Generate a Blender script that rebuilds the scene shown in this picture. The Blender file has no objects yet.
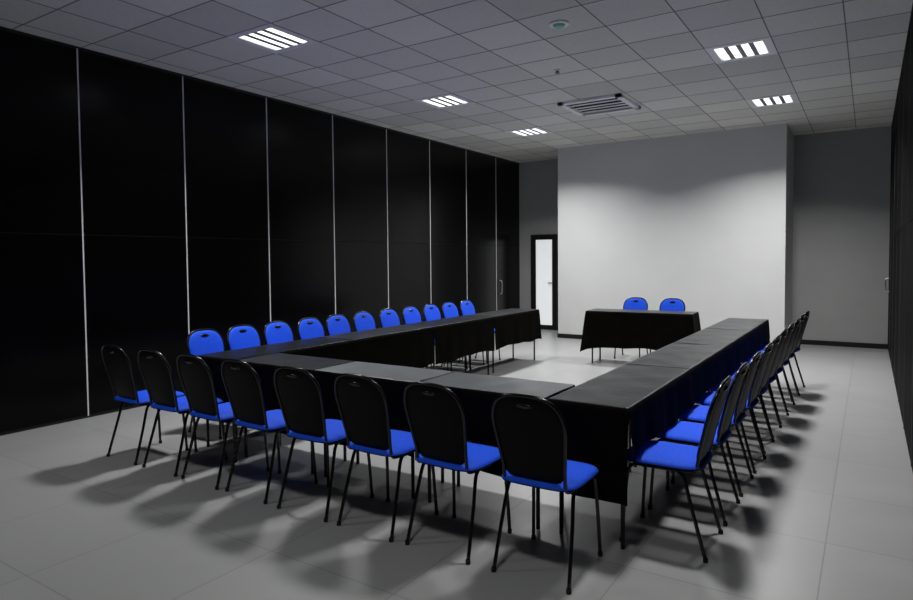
import bpy, bmesh, math, random
from mathutils import Vector, Matrix
random.seed(7)
S=bpy.context.scene; COL=S.collection
S.view_settings.view_transform='Standard'
PI=math.pi
# ---------------------------------------------------------------- materials
def mat(name,col,rough=.5,metal=0,spec=.5,emit=None,es=0,noise=None,bump=None,sheen=0):
    m=bpy.data.materials.new(name); m.use_nodes=True; nt=m.node_tree; b=nt.nodes['Principled BSDF']
    b.inputs['Base Color'].default_value=(*col,1); b.inputs['Roughness'].default_value=rough
    b.inputs['Metallic'].default_value=metal; b.inputs['Specular IOR Level'].default_value=spec
    if sheen: b.inputs['Sheen Weight'].default_value=sheen
    if emit: b.inputs['Emission Color'].default_value=(*emit,1); b.inputs['Emission Strength'].default_value=es
    tc=nt.nodes.new('ShaderNodeTexCoord')
    if noise:
        sc,amt=noise
        n=nt.nodes.new('ShaderNodeTexNoise'); n.inputs['Scale'].default_value=sc; n.inputs['Detail'].default_value=4
        r=nt.nodes.new('ShaderNodeValToRGB'); r.color_ramp.elements[0].position=.3; r.color_ramp.elements[1].position=.7
        r.color_ramp.elements[0].color=(*[c*(1-amt) for c in col],1); r.color_ramp.elements[1].color=(*[min(1,c*(1+amt)) for c in col],1)
        nt.links.new(tc.outputs['Object'],n.inputs['Vector']); nt.links.new(n.outputs['Fac'],r.inputs['Fac']); nt.links.new(r.outputs['Color'],b.inputs['Base Color'])
    if bump:
        sc,st=bump
        n=nt.nodes.new('ShaderNodeTexNoise'); n.inputs['Scale'].default_value=sc; n.inputs['Detail'].default_value=3
        bp=nt.nodes.new('ShaderNodeBump'); bp.inputs['Strength'].default_value=st; bp.inputs['Distance'].default_value=.01
        nt.links.new(tc.outputs['Object'],n.inputs['Vector']); nt.links.new(n.outputs['Fac'],bp.inputs['Height']); nt.links.new(bp.outputs['Normal'],b.inputs['Normal'])
    return m
M={}
M['blue']=mat('blue_fabric',(.003,.078,.74),.7,spec=.3,noise=(60,.12),bump=(300,.25))
M['shell']=mat('black_plastic_shell',(.003,.003,.003),.5,spec=.15,bump=(250,.1))
M['tube']=mat('black_painted_steel',(.004,.004,.004),.22,spec=.6)
M['rubber']=mat('rubber',(.01,.01,.01),.8)
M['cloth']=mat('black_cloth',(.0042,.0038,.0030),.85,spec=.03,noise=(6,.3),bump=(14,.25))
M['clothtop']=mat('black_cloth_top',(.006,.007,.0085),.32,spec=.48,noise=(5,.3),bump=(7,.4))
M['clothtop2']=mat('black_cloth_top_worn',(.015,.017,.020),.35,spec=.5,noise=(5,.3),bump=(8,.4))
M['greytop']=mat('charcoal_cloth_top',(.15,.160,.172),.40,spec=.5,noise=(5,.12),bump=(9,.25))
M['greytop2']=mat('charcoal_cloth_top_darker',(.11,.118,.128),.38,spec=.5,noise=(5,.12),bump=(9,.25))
M['hem']=mat('cloth_hem',(.001,.001,.001),.7,spec=.1)
M['tabletop']=mat('dark_laminate',(.03,.03,.03),.4)
M['panel']=mat('black_laminate_panel',(.0012,.0012,.0013),.24,spec=.17,noise=(3,.2))
M['joint']=mat('panel_joint_grey',(.003,.003,.003),.6,spec=.15)
M['rpanel']=mat('black_matt_panel',(.0022,.0022,.0022),.6,spec=.02,noise=(3,.2))
M['seam']=mat('dark_grey_seam',(.10,.10,.10),.5)
M['alu']=mat('aluminium_strip',(.85,.85,.86),.4,metal=.1)
M['white']=mat('white_painted_plaster',(.70,.705,.70),.9,spec=.1,noise=(2,.02))
M['grey']=mat('grey_painted_plaster',(.37,.375,.37),.9,spec=.1,noise=(2,.03))
M['dark']=mat('dark_wall',(.02,.02,.02),.7)
M['base']=mat('black_skirting',(.004,.004,.004),.5)
M['tile1']=mat('ceiling_tile_a',(.72,.715,.655),.95,spec=.1,noise=(30,.04))
M['tile2']=mat('ceiling_tile_b',(.65,.645,.59),.95,spec=.1,noise=(30,.04))
M['tile3']=mat('ceiling_tile_c',(.79,.785,.72),.95,spec=.1,noise=(30,.04))
M['tbar']=mat('ceiling_grid_bar',(.15,.15,.145),.6)
M['fixture']=mat('white_enamel',(.85,.85,.85),.4)
M['louver']=mat('louvre_blade',(.22,.22,.23),.5)
M['lamp']=mat('lit_tube',(1,1,1),.5,emit=(.98,.99,1),es=1.5)
M['vent']=mat('vent_grey',(.95,.95,.94),.5)
M['hole']=mat('vent_inside',(.004,.004,.004),.9)
M['sensor']=mat('sensor_green_tint',(.18,.60,.38),.4)
M['glow']=mat('bright_glass',(.8,.8,.8),.3,emit=(.95,.98,1),es=.5)
M['chrome']=mat('brushed_steel',(.6,.6,.6),.3,metal=.9)
def floor_mat():
    m=bpy.data.materials.new('grey_porcelain_tiles'); m.use_nodes=True; nt=m.node_tree; b=nt.nodes['Principled BSDF']
    tc=nt.nodes.new('ShaderNodeTexCoord'); mp=nt.nodes.new('ShaderNodeMapping'); mp.inputs['Location'].default_value=(.17,.21,0)
    br=nt.nodes.new('ShaderNodeTexBrick'); br.offset=0; br.inputs['Scale'].default_value=1
    br.inputs['Brick Width'].default_value=.8; br.inputs['Row Height'].default_value=.8; br.inputs['Mortar Size'].default_value=.0035
    br.inputs['Mortar Smooth'].default_value=.3
    br.inputs['Color1'].default_value=(.335,.338,.338,1); br.inputs['Color2'].default_value=(.36,.363,.363,1); br.inputs['Mortar'].default_value=(.235,.235,.235,1)
    n=nt.nodes.new('ShaderNodeTexNoise'); n.inputs['Scale'].default_value=1.6; n.inputs['Detail'].default_value=6
    mr=nt.nodes.new('ShaderNodeMapRange'); mr.inputs['To Min'].default_value=.93; mr.inputs['To Max'].default_value=1.06
    mx=nt.nodes.new('ShaderNodeMix'); mx.data_type='RGBA'; mx.blend_type='MULTIPLY'; mx.inputs['Factor'].default_value=1
    nt.links.new(tc.outputs['Object'],mp.inputs['Vector']); nt.links.new(mp.outputs['Vector'],br.inputs['Vector']); nt.links.new(tc.outputs['Object'],n.inputs['Vector'])
    nt.links.new(n.outputs['Fac'],mr.inputs['Value']); nt.links.new(br.outputs['Color'],mx.inputs['A']); nt.links.new(mr.outputs['Result'],mx.inputs['B'])
    nt.links.new(mx.outputs['Result'],b.inputs['Base Color'])
    b.inputs['Roughness'].default_value=.34; b.inputs['Specular IOR Level'].default_value=.4
    return m
M['floor']=floor_mat()
# ---------------------------------------------------------------- helpers
def obj(name,bm,m,parent=None,smooth=False,loc=None):
    me=bpy.data.meshes.new(name); bmesh.ops.recalc_face_normals(bm,faces=bm.faces); bm.to_mesh(me); bm.free()
    ms=m if isinstance(m,list) else [m]
    for k in ms: me.materials.append(k)
    if smooth:
        for p in me.polygons: p.use_smooth=True
    o=bpy.data.objects.new(name,me); COL.objects.link(o)
    if parent: o.parent=parent
    if loc: o.location=loc
    return o
def box(bm,x0,x1,y0,y1,z0,z1):
    v=[bm.verts.new((x,y,z)) for x in (x0,x1) for y in (y0,y1) for z in (z0,z1)]
    for f in ((0,1,3,2),(4,6,7,5),(0,4,5,1),(2,3,7,6),(0,2,6,4),(1,5,7,3)): bm.faces.new([v[i] for i in f])
def B(*boxes):
    bm=bmesh.new()
    for b in boxes: box(bm,*b)
    return bm
def bevel(o,w=.004,seg=2):
    md=o.modifiers.new('bevel','BEVEL'); md.width=w; md.segments=seg; md.limit_method='ANGLE'; return o
def cat(pts,n=6,closed=False):
    P=[Vector(p) for p in pts]; out=[]; N=len(P); rng=N if closed else N-1
    for i in range(rng):
        if closed: a,b,c,d=P[(i-1)%N],P[i],P[(i+1)%N],P[(i+2)%N]
        else: a,b,c,d=P[max(i-1,0)],P[i],P[i+1],P[min(i+2,N-1)]
        for k in range(n):
            t=k/n
            out.append(.5*((2*b)+(c-a)*t+(2*a-5*b+4*c-d)*t*t+(3*b-a-3*c+d)*t**3))
    if not closed: out.append(P[-1])
    return out
def tube(bm,pts,r,n=8,closed=False):
    P=[Vector(p) for p in pts]; N=len(P); rings=[]; up=None
    for i in range(N):
        if closed: t=P[(i+1)%N]-P[i-1]
        else: t=P[min(i+1,N-1)]-P[max(i-1,0)]
        t.normalize()
        if up is None: up=t.orthogonal().normalized()
        else:
            up=up-t*up.dot(t); up.normalize()
        s=t.cross(up)
        rings.append([bm.verts.new(P[i]+r*(math.cos(2*PI*k/n)*up+math.sin(2*PI*k/n)*s)) for k in range(n)])
    for i in range(N if closed else N-1):
        a,b=rings[i],rings[(i+1)%N]
        off=0
        if closed and i==N-1:
            off=min(range(n),key=lambda q:(a[0].co-b[q].co).length)
        for k in range(n): bm.faces.new((a[k],a[(k+1)%n],b[(k+1+off)%n],b[(k+off)%n]))
    if not closed: bm.faces.new(rings[0]); bm.faces.new(rings[-1][::-1])
def T(paths,r,n=8,closed=False):
    bm=bmesh.new()
    for p in paths: tube(bm,p,r,n,closed)
    return bm
def cyl(bm,c,r,h,n=20,r2=None):
    r2=r if r2 is None else r2
    a=[bm.verts.new((c[0]+r*math.cos(2*PI*k/n),c[1]+r*math.sin(2*PI*k/n),c[2])) for k in range(n)]
    b=[bm.verts.new((c[0]+r2*math.cos(2*PI*k/n),c[1]+r2*math.sin(2*PI*k/n),c[2]+h)) for k in range(n)]
    for k in range(n): bm.faces.new((a[k],a[(k+1)%n],b[(k+1)%n],b[k]))
    bm.faces.new(a[::-1]); bm.faces.new(b)
def thing(name,label,category,loc=(0,0,0),rz=0,group=None):
    o=bpy.data.objects.new(name,None); COL.objects.link(o); o.location=loc; o.rotation_euler=(0,0,rz); o.empty_display_size=.1
    o['label']=label; o['category']=category
    if group: o['group']=group
    return o
def tag(o,label,category,group=None):
    o['label']=label; o['category']=category
    if group: o['group']=group
    return o
def struct(o,label=None):
    o['kind']='structure'
    if label: o['label']=label
    return o
def dup(root,loc,rz,label,group=None):
    r=root.copy(); COL.objects.link(r); r.location=loc; r.rotation_euler=(0,0,rz); r['label']=label
    if group: r['group']=group
    for ch in list(root.children):
        c=ch.copy(); COL.objects.link(c); c.parent=r
        for g in list(ch.children):
            d=g.copy(); COL.objects.link(d); d.parent=c
    return r
# ---------------------------------------------------------------- room
H=3.53; XL=-6.293; XR=.267; YB=12.22; YN=-1.6; SX0,SX1,SY=-4.89,-1.09,11.06
struct(obj('floor',B((XL-.1,XR+.1,YN-.1,YB+.1,-.1,0)),M['floor']),'grey large tiled floor')
seams=[-1.40,-.25,.89,2.03,3.175,4.275,5.42,6.58,7.76,8.91,10.08,11.2]
wl=struct(obj('wall_left',B((XL-.15,XL-.03,YN,YB,0,H)),M['dark']),'black folding partition wall with aluminium seams')
edges=[YN]+seams+[YB]
ZJ=1.76
def leaves(par,x0,x1,m):
    for i in range(len(edges)-1):
        a,b=edges[i]+.004,edges[i+1]-.004
        obj('partition_panel',B((x0,x1,a,b,.03,ZJ-.004)),m,par)
        obj('partition_panel',B((x0,x1,a,b,ZJ+.004,H-.03)),m,par)
leaves(wl,XL-.03,XL,M['panel'])
obj('joint_strip',B((XL-.02,XL-.002,YN,YB,ZJ-.004,ZJ+.004)),M['joint'],wl)
for y in seams: obj('aluminium_strip',B((XL-.02,XL+.005,y-.006,y+.006,.02,H-.02)),M['alu'],wl)
obj('bottom_rail',B((XL-.03,XL-.006,YN,YB,0,.03)),M['base'],wl); obj('top_rail',B((XL-.03,XL+.004,YN,YB,H-.03,H)),M['base'],wl)
obj('pull_handle',T([cat([(XL+.004,11.33,.78),(XL+.05,11.33,.80),(XL+.055,11.33,1.02),(XL+.004,11.33,1.05)],5)],.012),M['chrome'],wl,True)
wr=struct(obj('wall_right',B((XR+.03,XR+.15,YN,YB,0,H)),M['dark']),'black panelled wall at right')
leaves(wr,XR,XR+.03,M['rpanel'])
for y in seams: obj('panel_seam',B((XR-.003,XR+.02,y-.005,y+.005,.02,H-.02)),M['seam'],wr)
obj('pull_handle',T([cat([(XR-.004,11.6,.95),(XR-.05,11.6,.97),(XR-.055,11.6,1.12),(XR-.004,11.6,1.15)],5)],.012),M['chrome'],wr,True)
struct(obj('wall_back',B((XL-.1,XR+.1,YB,YB+.12,0,H)),M['grey']),'grey rear wall')
struct(obj('wall_front',B((SX0,SX1,SY,YB,0,H)),M['white']),'light grey projecting wall section behind the head table')
struct(obj('wall_near',B((XL-.1,XR+.1,YN-.12,YN,0,H)),M['dark']))
struct(obj('baseboard_back',B((XL,SX0,YB-.015,YB,0,.08),(SX1,XR,YB-.015,YB,0,.08)),M['base']))
struct(obj('baseboard_front',B((SX0-.012,SX1+.012,SY-.014,SY,0,.08),(SX1,SX1+.014,SY,YB,0,.08),(SX0-.014,SX0,SY,YB,0,.08)),M['base']))
dr=struct(obj('door_1',B((-5.96,-5.44,YB-.03,YB,0,1.96)),M['base']),'black framed door with bright pane')
obj('door_frame',B((-6.0,-5.94,YB-.06,YB,0,1.99),(-5.46,-5.40,YB-.06,YB,0,1.99),(-5.94,-5.46,YB-.06,YB,1.93,1.99)),M['base'],dr)
obj('bright_pane',B((-5.885,-5.525,YB-.045,YB-.03,.10,1.88)),M['glow'],dr)
obj('door_handle',T([cat([(-5.49,YB-.03,.98),(-5.49,YB-.09,.98),(-5.59,YB-.09,.98)],4)],.012),M['base'],dr,True)
# ceiling tiles and grid
XC=-4.62; px=.589
xs=[XC+(k-.5)*px for k in range(-4,12)]; xs=[x for x in xs if XL+.05<x<XR-.05]; xs=[XL]+xs+[XR]
L1Y,L2Y,L3Y=4.08,6.90,9.33
hw=.285
L0Y=L1Y-.58*5  # row of two unseen fixtures added to lift the foreground and fill shadows
ys=[]
y=L1Y-hw
while y>YN: ys.insert(0,y); y-=.58
g0,g1=L1Y+hw,L2Y-hw
ys+=[g0+(g1-g0)*k/4 for k in range(5)]
g0,g1=L2Y+hw,L3Y-hw
ys+=[g0+(g1-g0)*k/3 for k in range(4)]
y=L3Y+hw
while y<YB: ys.append(y); y+=.58
ys=sorted(set(round(v,4) for v in ys)); ys=[YN]+[v for v in ys if YN+.05<v<YB-.05]+[YB]
XD=XC+6*px
lights=[(XC,L1Y),(XC,L2Y),(XC,L3Y),(XD,L1Y),(XD,L2Y),(XD,L3Y),(XC,L0Y),(XD,L0Y)]
VENT=(-3.03,8.22,.42)
bm=bmesh.new()
for i in range(len(xs)-1):
    for j in range(len(ys)-1):
        x0,x1,y0,y1=xs[i],xs[i+1],ys[j],ys[j+1]
        if any(x0<lx<x1 and y0<ly<y1 for lx,ly in lights): continue
        v=[bm.verts.new(p) for p in ((x0,y0,H),(x0,y1,H),(x1,y1,H),(x1,y0,H))]
        f=bm.faces.new(v); f.material_index=random.choice([0,0,1,2])
ce=struct(obj('ceiling',bm,[M['tile1'],M['tile2'],M['tile3']]),'suspended grey tiled ceiling')
bm=bmesh.new()
for x in xs[1:-1]: box(bm,x-.005,x+.005,YN,YB,H-.002,H+.01)
for y in ys[1:-1]: box(bm,XL,XR,y-.005,y+.005,H-.002,H+.01)
obj('ceiling_grid',bm,M['tbar'],ce)
obj('slab_above',B((XL-.1,XR+.1,YN-.1,YB+.1,H+.25,H+.3)),M['dark'],ce)
places=['over the near row, left side','middle of the left row of lights','farthest of the left row of lights','over the near right table corner','nearer of the two on the right','farther of the two on the right','unseen fill added by the partition behind the camera','unseen fill added overhead beside the camera']
def fixture():
    t=thing('ceiling_light','x','ceiling light',(0,0,H),0,'recessed louvred ceiling lights')
    w=.232; q=.270
    obj('housing',B((-w,w,-w,w,.09,.10),(-w,-w+.01,-w,w,0,.09),(w-.01,w,-w,w,0,.09),(-w,w,-w,-w+.01,0,.09),(-w,w,w-.01,w,0,.09)),M['fixture'],t)
    obj('trim_frame',B((-q-.02,q+.02,-q-.02,-w+.012,-.006,.004),(-q-.02,q+.02,w-.012,q+.02,-.006,.004),(-q-.02,-w+.012,-w,w,-.006,.004),(w-.012,q+.02,-w,w,-.006,.004)),M['fixture'],t)
    for k in range(4):
        c=-.168+.112*k
        obj('lamp_strip',B((c-.033,c+.033,-.215,.215,-.001,.02)),M['lamp'],t)
    for k in range(3):
        c=-.112+.112*k
        obj('louvre',B((c-.022,c+.022,-.215,.215,-.004,.03)),M['louver'],t)
    return t
f0=fixture()
for i,(x,y) in enumerate(lights):
    lab='square ceiling light with four bright bars, '+places[i]
    if i==0: f0.location=(x,y,H); f0['label']=lab
    else: dup(f0,(x,y,H),0,lab)
PW=[50,34,76,26,36,76,15,15]  # last two are dim fill from the added row
SPR=[120,108,140,104,112,138,140,140]
for i,(x,y) in enumerate(lights):
    l=bpy.data.lights.new('ceiling_lamp','AREA'); l.shape='SQUARE'; l.size=.32; l.energy=PW[i]; l.color=(1,.998,.985); l.spread=math.radians(SPR[i])
    o=bpy.data.objects.new('ceiling_lamp',l); COL.objects.link(o); o.location=(x,y,H-.012)
vx,vy,vw=VENT
t=thing('air_vent','square grey slatted air vent set in the ceiling','air vent',(vx,vy,H))
bm=B((-vw,vw,-vw,-vw+.07,-.035,.0),(-vw,vw,vw-.07,vw,-.035,.0),(-vw,-vw+.07,-vw,vw,-.035,.0),(vw-.07,vw,-vw,vw,-.035,.0))
obj('frame',bm,M['vent'],t)
obj('duct_opening',B((-vw+.06,vw-.06,-vw+.06,vw-.06,-.006,-.001)),M['hole'],t)
for k in range(4):
    y=-vw+.20+k*(2*vw-.40)/3
    bm=bmesh.new(); v=[bm.verts.new(p) for p in ((-vw+.06,y-.038,-.032),(vw-.06,y-.038,-.032),(vw-.06,y+.030,-.028),(-vw+.06,y+.030,-.028))]
    bm.faces.new(v); o=obj('slat',bm,M['vent'],t); md=o.modifiers.new('s','SOLIDIFY'); md.thickness=.004
t=thing('smoke_detector','round ceiling detector with green tint near the top of the photo','smoke detector',(-2.28,5.19,H))
bm=bmesh.new(); cyl(bm,(0,0,-.018),.085,.018,28); obj('base',bm,M['vent'],t,False)
bm=bmesh.new(); cyl(bm,(0,0,-.036),.035,.018,28,.055); obj('sensor_head',bm,M['sensor'],t,False)
t=thing('ceiling_sprinkler','small round ceiling sprinkler between the detector and the air vent','sprinkler',(-2.86,6.46,H))
bm=bmesh.new(); cyl(bm,(0,0,-.010),.040,.010,20); obj('collar',bm,M['vent'],t)
bm=bmesh.new(); cyl(bm,(0,0,-.030),.014,.022,12); cyl(bm,(0,0,-.034),.026,.004,16); obj('nozzle',bm,M['tube'],t)
# ---------------------------------------------------------------- chair  (+Y = facing direction)
HC=.218
def outline(n=40,s=1.0,g=0.0):
    pts=[]
    for k in range(n):
        a=2*PI*k/n; c,si=math.cos(a),math.sin(a)
        e=3.1 if si>0 else 9.0
        r=(abs(c)**e+abs(si)**e)**(-1/e)
        x=c*r*(.182+g); h=si*r*(.208+g)
        if h<.08: x*=1+.62*(h-.08)
        pts.append((x*s,HC+h*s))
    return pts
def bpos(x,h,off=0):
    y=-.182-.110*(h/.43)**1.1+.26*x*x+off
    return (x,y,.452+h)
def dish(pos,ol,cx,cy,rings,front,back):
    bm=bmesh.new(); n=len(ol); L=[]
    for side in (0,1):
        rr=[]
        fn=front if side==0 else back
        c=bm.verts.new(pos(cx,cy,fn(0)))
        for r in rings:
            rr.append([bm.verts.new(pos(cx+(x-cx)*r,cy+(y-cy)*r,fn(r))) for x,y in ol])
        for k in range(n): bm.faces.new((c,rr[0][k],rr[0][(k+1)%n]))
        for i in range(len(rr)-1):
            for k in range(n): bm.faces.new((rr[i][k],rr[i+1][k],rr[i+1][(k+1)%n],rr[i][(k+1)%n]))
        L.append(rr[-1])
    for k in range(n): bm.faces.new((L[0][k],L[1][k],L[1][(k+1)%n],L[0][(k+1)%n]))
    return bm
RG=[.35,.65,.85,.94,.985,1.0]
def make_chair(label):
    t=thing('stacking_chair',label,'chair')
    obj('backrest_shell',dish(bpos,outline(60),0,HC,RG,lambda r:.002,lambda r:-.012*(1-r**6)-.002),M['shell'],t,True)
    obj('backrest_cushion',dish(bpos,outline(60,.97),0,HC,RG,lambda r:.004+.014*math.sqrt(max(0,1-r**6)),lambda r:.002),M['blue'],t,True)
    ol=[]
    for k in range(44):
        a=2*PI*k/44; c,s=math.cos(a),math.sin(a); e=5; r=(abs(c)**e+abs(s)**e)**(-1/e)
        x,y=c*r*.198,s*r*.21
        ol.append((x,y))
    sp=lambda x,y,off:(x,y,.440+off-.06*max(0,y-.14))
    obj('seat_cushion',dish(sp,ol,0,0,RG,lambda r:.004+.026*math.sqrt(max(0,1-r**7)),lambda r:.003),M['blue'],t,True)
    obj('seat_pan',dish(sp,ol,0,0,RG,lambda r:.004,lambda r:-.013*(1-r**8)-.001),M['shell'],t,True)
    for s in (-1,1):
        x=.165*s
        f=obj('leg',T([cat([(.185*s,.187,.008),(.176*s,.172,.25),(.169*s,.155,.39),(x,.12,.424)],5)],.0098),M['tube'],t,True)
        obj('rubber_foot',T([[(.185*s,.187,0),(.185*s,.187,.02)]],.0125,10),M['rubber'],f)
        f=obj('leg',T([cat([(.192*s,-.235,.008),(.180*s,-.165,.25),(.169*s,-.125,.39),(x,-.09,.424)],5)],.0098),M['tube'],t,True)
        obj('rubber_foot',T([[(.192*s,-.235,0),(.192*s,-.235,.02)]],.0125,10),M['rubber'],f)
        obj('seat_rail',T([[(x,.125,.424),(x,-.1,.424)]],.0098),M['tube'],t,True)
    obj('crossbar',T([[(-.165,.08,.418),(.165,.08,.418)]],.008),M['tube'],t,True)
    obj('crossbar',T([[(-.165,-.07,.418),(.165,-.07,.418)]],.008),M['tube'],t,True)
    o=outline(60,1.0,.002)
    idx=[k for k in range(60) if math.sin(2*PI*k/60)>-.66]
    idx.sort(key=lambda k:(((2*PI*k/60)+PI/2)%(2*PI)))
    path=[bpos(o[k][0],o[k][1],-.005) for k in idx]
    r0=path[0]; l0=path[-1]
    full=cat([(.165,-.06,.424),(.165,-.14,.426),(.156,-.178,.438),(r0[0]*1.0,r0[1]+.002,r0[2]-.015)],4)+[Vector(p) for p in path]+cat([(l0[0]*1.0,l0[1]+.002,l0[2]-.015),(-.156,-.178,.438),(-.165,-.14,.426),(-.165,-.06,.424)],4)
    obj('back_frame',T([full],.0088),M['tube'],t,True)
    gr=[(.042*math.cos(2*PI*k/20),.380+.013*math.sin(2*PI*k/20)) for k in range(20)]
    obj('hand_grip',dish(bpos,gr,0,.380,[.5,.85,1.0],lambda r:.023-.004*r**4,lambda r:-.022+.006*r**4),M['tube'],t,True)
    return t
ordn=['first','second','third','fourth','fifth','sixth','seventh','eighth','ninth','tenth','eleventh']
proto=None
def put(x,y,rz,label,group):
    global proto
    if proto is None:
        proto=make_chair(label); proto.location=(x,y,0); proto.rotation_euler=(0,0,rz); proto['group']=group; return proto
    return dup(proto,(x,y,0),rz,label,group)
fx=[-4.71,-4.23,-3.76,-3.29,-2.79,-2.30,-1.82,-1.30]
for i,x in enumerate(fx):
    n=ordn[i]
    lab='leftmost blue chair of the near row, black back turned to the camera' if i==0 else ('rightmost blue chair of the near row, at the right table corner' if i==7 else '%s blue chair from the left in the near row, black back to camera'%n)
    put(x,2.855-random.uniform(0,.02),random.uniform(-.03,.03)-.01,lab,'chairs in the near row')
for i in range(10):
    y=3.43+.512*i
    lab='nearest blue chair on the right side of the right table arm' if i==0 else ('farthest blue chair along the right side of the right table arm' if i==9 else '%s blue chair from the camera along the right table arm'%ordn[i])
    put(-.890+random.uniform(0,.010)+.003*i,y,PI/2-.01-.008*i+random.uniform(-.015,.015),lab,'chairs along the right table arm')
ly=[3.556,3.97,4.40,4.84,5.27,5.71,6.17,6.63,7.08,7.54,8.01]
for i,y in enumerate(ly):
    lab='nearest blue chair behind the left table arm, by the black partition' if i==0 else ('farthest blue chair behind the left table arm' if i==10 else '%s blue chair from the camera behind the left table arm'%ordn[i])
    put(-4.73-random.uniform(0,.015),y,-PI/2+random.uniform(-.025,.025),lab,'chairs behind the left table arm')
put(-2.97,9.36,PI+.03,'left one of two blue chairs behind the small head table','chairs behind the head table')
put(-2.44,9.36,PI-.04,'right one of two blue chairs behind the small head table','chairs behind the head table')
# ---------------------------------------------------------------- tables and cloths (local: X = length, Y = width)
def make_table(L,W,label,loc,rz,group,inset={}):
    t=thing('conference_table',label,'table',loc,rz,group)
    bevel(obj('tabletop',B((-L/2,L/2,-W/2,W/2,.717,.74)),M['tabletop'],t))
    for sx in (-1,1):
        x=sx*(L/2-.06)
        e={-1:.04,1:.04}
        if sx in inset: e[-1]=inset[sx]
        for sy in (-1,1):
            y=sy*(W/2-e[sy])
            g=obj('leg',T([[(x,y,.0),(x,y,.717)]],.012),M['tube'],t,True)
        obj('leg_brace',T([[(x,-W/2+e[-1],.60),(x,W/2-e[1],.60)]],.010),M['tube'],t,True)
    return t
def make_cloth(L,W,over,label,loc,rz,group,seed=0,amp=.012,top='clothtop',skip={},flare=.012,low0=.015,ramped=True,hem=True):
    rnd=random.Random(seed); ph=[rnd.uniform(0,6.28) for _ in range(6)]
    bm=bmesh.new(); hx,hy=L/2,W/2; N=56; K=max(24,int(N*W/L)); Z=.7465
    sides={'y-':[( -hx+2*hx*i/N,-hy,0,-1) for i in range(N+1)],'x+':[(hx,-hy+2*hy*i/K,1,0) for i in range(K+1)],
           'y+':[(hx-2*hx*i/N,hy,0,1) for i in range(N+1)],'x-':[(-hx,hy-2*hy*i/K,-1,0) for i in range(K+1)]}
    ov={'x-':over[0],'x+':over[1],'y-':over[2],'y+':over[3]}
    LL={'x-':W,'x+':W,'y-':L,'y+':L}
    g=[[bm.verts.new((-hx+2*hx*i/N,-hy+2*hy*j/K,Z+.0015*math.sin(7*i/N*3+ph[0])*math.sin(5*j/K+ph[1]))) for j in range(K+1)] for i in range(N+1)]
    for i in range(N):
        for j in range(K):
            f=bm.faces.new((g[i][j],g[i+1][j],g[i+1][j+1],g[i][j+1])); f.material_index=2 if (hem and i==0 and over[0]==0) else 1
    order=['y-','x+','y+','x-']; R=14
    def wave(s): return math.sin(s*17+ph[2])*.5+math.sin(s*29+ph[3])*.35+math.sin(s*9+ph[4])*.4
    def on(nm,end):
        if ov[nm]<=0: return False
        if nm in skip:
            if end==0 and skip[nm][0]<=0: return False
            if end==1 and skip[nm][1]>=LL[nm]-1e-6: return False
        return True
    def ramp(d): return max(0,min(1,(.125-d)/.06)) if ramped else 0
    s0=0
    for q,nm in enumerate(order):
        P=sides[nm]; o=ov[nm]; Ls=LL[nm]; pv,nx_=order[(q-1)%4],order[(q+1)%4]
        prev_on=on(pv,1) and on(nm,0); next_on=on(nx_,0) and on(nm,1)
        if o>0:
            cols=[]; us=[]
            for i,(x,y,nx,ny) in enumerate(P):
                u=i/(len(P)-1)*Ls; s=s0+u; us.append(u)
                da=u; db=Ls-u; low=0; cn=0; hm=o; dirc=0
                if prev_on:
                    e=math.exp(-da/.05); low+=low0*e; cn+=e; dirc-=e; hm+=max(0,ov[pv]-o)*ramp(da)
                if next_on:
                    e=math.exp(-db/.05); low+=low0*e; cn+=e; dirc+=e; hm+=max(0,ov[nx_]-o)*ramp(db)
                hm=min(hm+low+(.012*math.sin(s*5+ph[5])+.006*math.sin(s*13+ph[1]))*(1-min(1,cn)),.70)
                tx,ty=(-ny,nx)
                col=[]
                for r in range(R+1):
                    v=r/R; d=hm*v
                    out=.006*(1-math.exp(-v*14))+amp*v*wave(s)*(1-min(1,cn))+ .010*v
                    if cn>0: out+=flare*v*min(1,cn)
                    sh=(flare+.016)*v*dirc if ramped else 0
                    col.append(bm.verts.new((x+nx*out+tx*sh,y+ny*out+ty*sh,Z-.003*(1-math.exp(-v*20))-d)))
                cols.append(col)
            for i in range(len(cols)-1):
                if nm in skip and skip[nm][0]-1e-6<=.5*(us[i]+us[i+1])<=skip[nm][1]: continue
                for r in range(R): bm.faces.new((cols[i][r],cols[i+1][r],cols[i+1][r+1],cols[i][r+1]))
        s0+=Ls
    bmesh.ops.remove_doubles(bm,verts=bm.verts,dist=.004)
    loose=[v for v in bm.verts if not v.link_faces]; bmesh.ops.delete(bm,geom=loose,context='VERTS')
    o=obj('tablecloth',bm,[M['cloth'],M[top],M['hem']],None,True,loc); o.rotation_euler=(0,0,rz)
    tag(o,label,'tablecloth',group); return o
TG='conference tables of the u shape'; CG='black tablecloths of the u shape'
W=.45; GAP=.003
lb=[3.115,4.46,5.80,7.15,8.5]
names=['at the near left corner','second from the near end','third from the near end','at the far end']
for i in range(4):
    a,b=lb[i],lb[i+1]; c=(a+b)/2; L=b-a-GAP
    make_table(L-.004,W-.02,'black draped table in the left arm, '+names[i],(-4.285,c,0),PI/2,TG)
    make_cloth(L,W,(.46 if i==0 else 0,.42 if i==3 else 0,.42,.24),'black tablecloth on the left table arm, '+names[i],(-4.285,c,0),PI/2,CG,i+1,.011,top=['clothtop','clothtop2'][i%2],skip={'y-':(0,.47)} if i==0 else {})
rb=[3.105,4.41,5.71,7.01,8.36]
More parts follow.
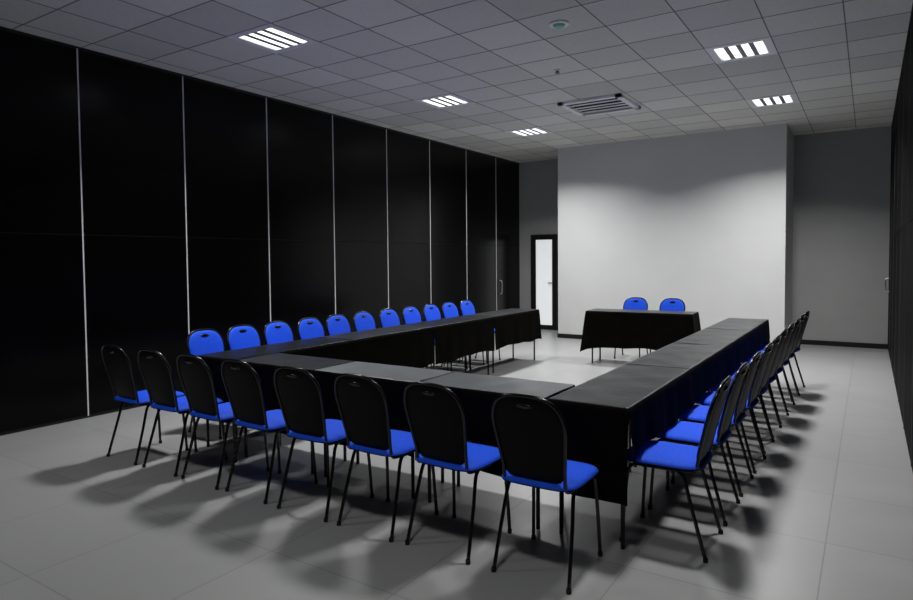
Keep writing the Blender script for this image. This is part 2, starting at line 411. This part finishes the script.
for i in range(4):
    a,b=rb[i],rb[i+1]; c=(a+b)/2; L=b-a-GAP
    make_table(L-.004,W-.03,'black draped table in the right arm, '+names[i].replace('left','right'),(-1.215,c,0),PI/2,TG,{1:.12} if i==0 else {-1:.12,1:.12})
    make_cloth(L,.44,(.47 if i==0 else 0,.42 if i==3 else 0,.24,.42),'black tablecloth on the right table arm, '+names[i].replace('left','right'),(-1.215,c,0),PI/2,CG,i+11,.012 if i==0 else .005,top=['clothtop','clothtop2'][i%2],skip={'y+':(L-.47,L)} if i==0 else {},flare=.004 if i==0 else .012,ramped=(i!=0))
fr=[-4.035,-3.2,-2.32,-1.457]
for i in range(3):
    a,b=fr[i],fr[i+1]; c=(a+b)/2; L=b-a-GAP; w=['left third','middle third','right third'][i]
    make_table(L-.004,W-.04,'black draped table in the near row, '+w,(c,3.325,0),0,TG)
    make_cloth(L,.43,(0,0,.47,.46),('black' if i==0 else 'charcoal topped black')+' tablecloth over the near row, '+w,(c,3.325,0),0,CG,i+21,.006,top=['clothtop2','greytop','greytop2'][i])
make_table(1.40,.44,'small head table standing alone before the pale wall',(-2.66,8.84,0),math.radians(3),None)
make_cloth(1.44,.46,(.5,.5,.5,.24),'black cloth draped over the lone head table',(-2.66,8.84,0),math.radians(3),None,31,.016,flare=.05,low0=.08)
# ---------------------------------------------------------------- world and camera
w=bpy.data.worlds.new('world'); S.world=w; w.use_nodes=True
w.node_tree.nodes['Background'].inputs['Color'].default_value=(.5,.5,.5,1); w.node_tree.nodes['Background'].inputs['Strength'].default_value=.02
yaw,pit,rol=[math.radians(v) for v in (32.918,2.2,-.496)]
F=Vector((-math.sin(yaw)*math.cos(pit),math.cos(yaw)*math.cos(pit),-math.sin(pit)))
R=Vector((math.cos(yaw),math.sin(yaw),0)); U=R.cross(F)
R2=R*math.cos(rol)+U*math.sin(rol); U2=-R*math.sin(rol)+U*math.cos(rol)
cam=bpy.data.cameras.new('camera'); cam.sensor_width=36; cam.lens=36*637.212/913; cam.clip_start=.02; cam.shift_y=-.0184
co=bpy.data.objects.new('camera',cam); COL.objects.link(co)
co.matrix_world=Matrix.Translation((0,0,1.5))@Matrix((R2,U2,-F)).transposed().to_4x4()
S.camera=co
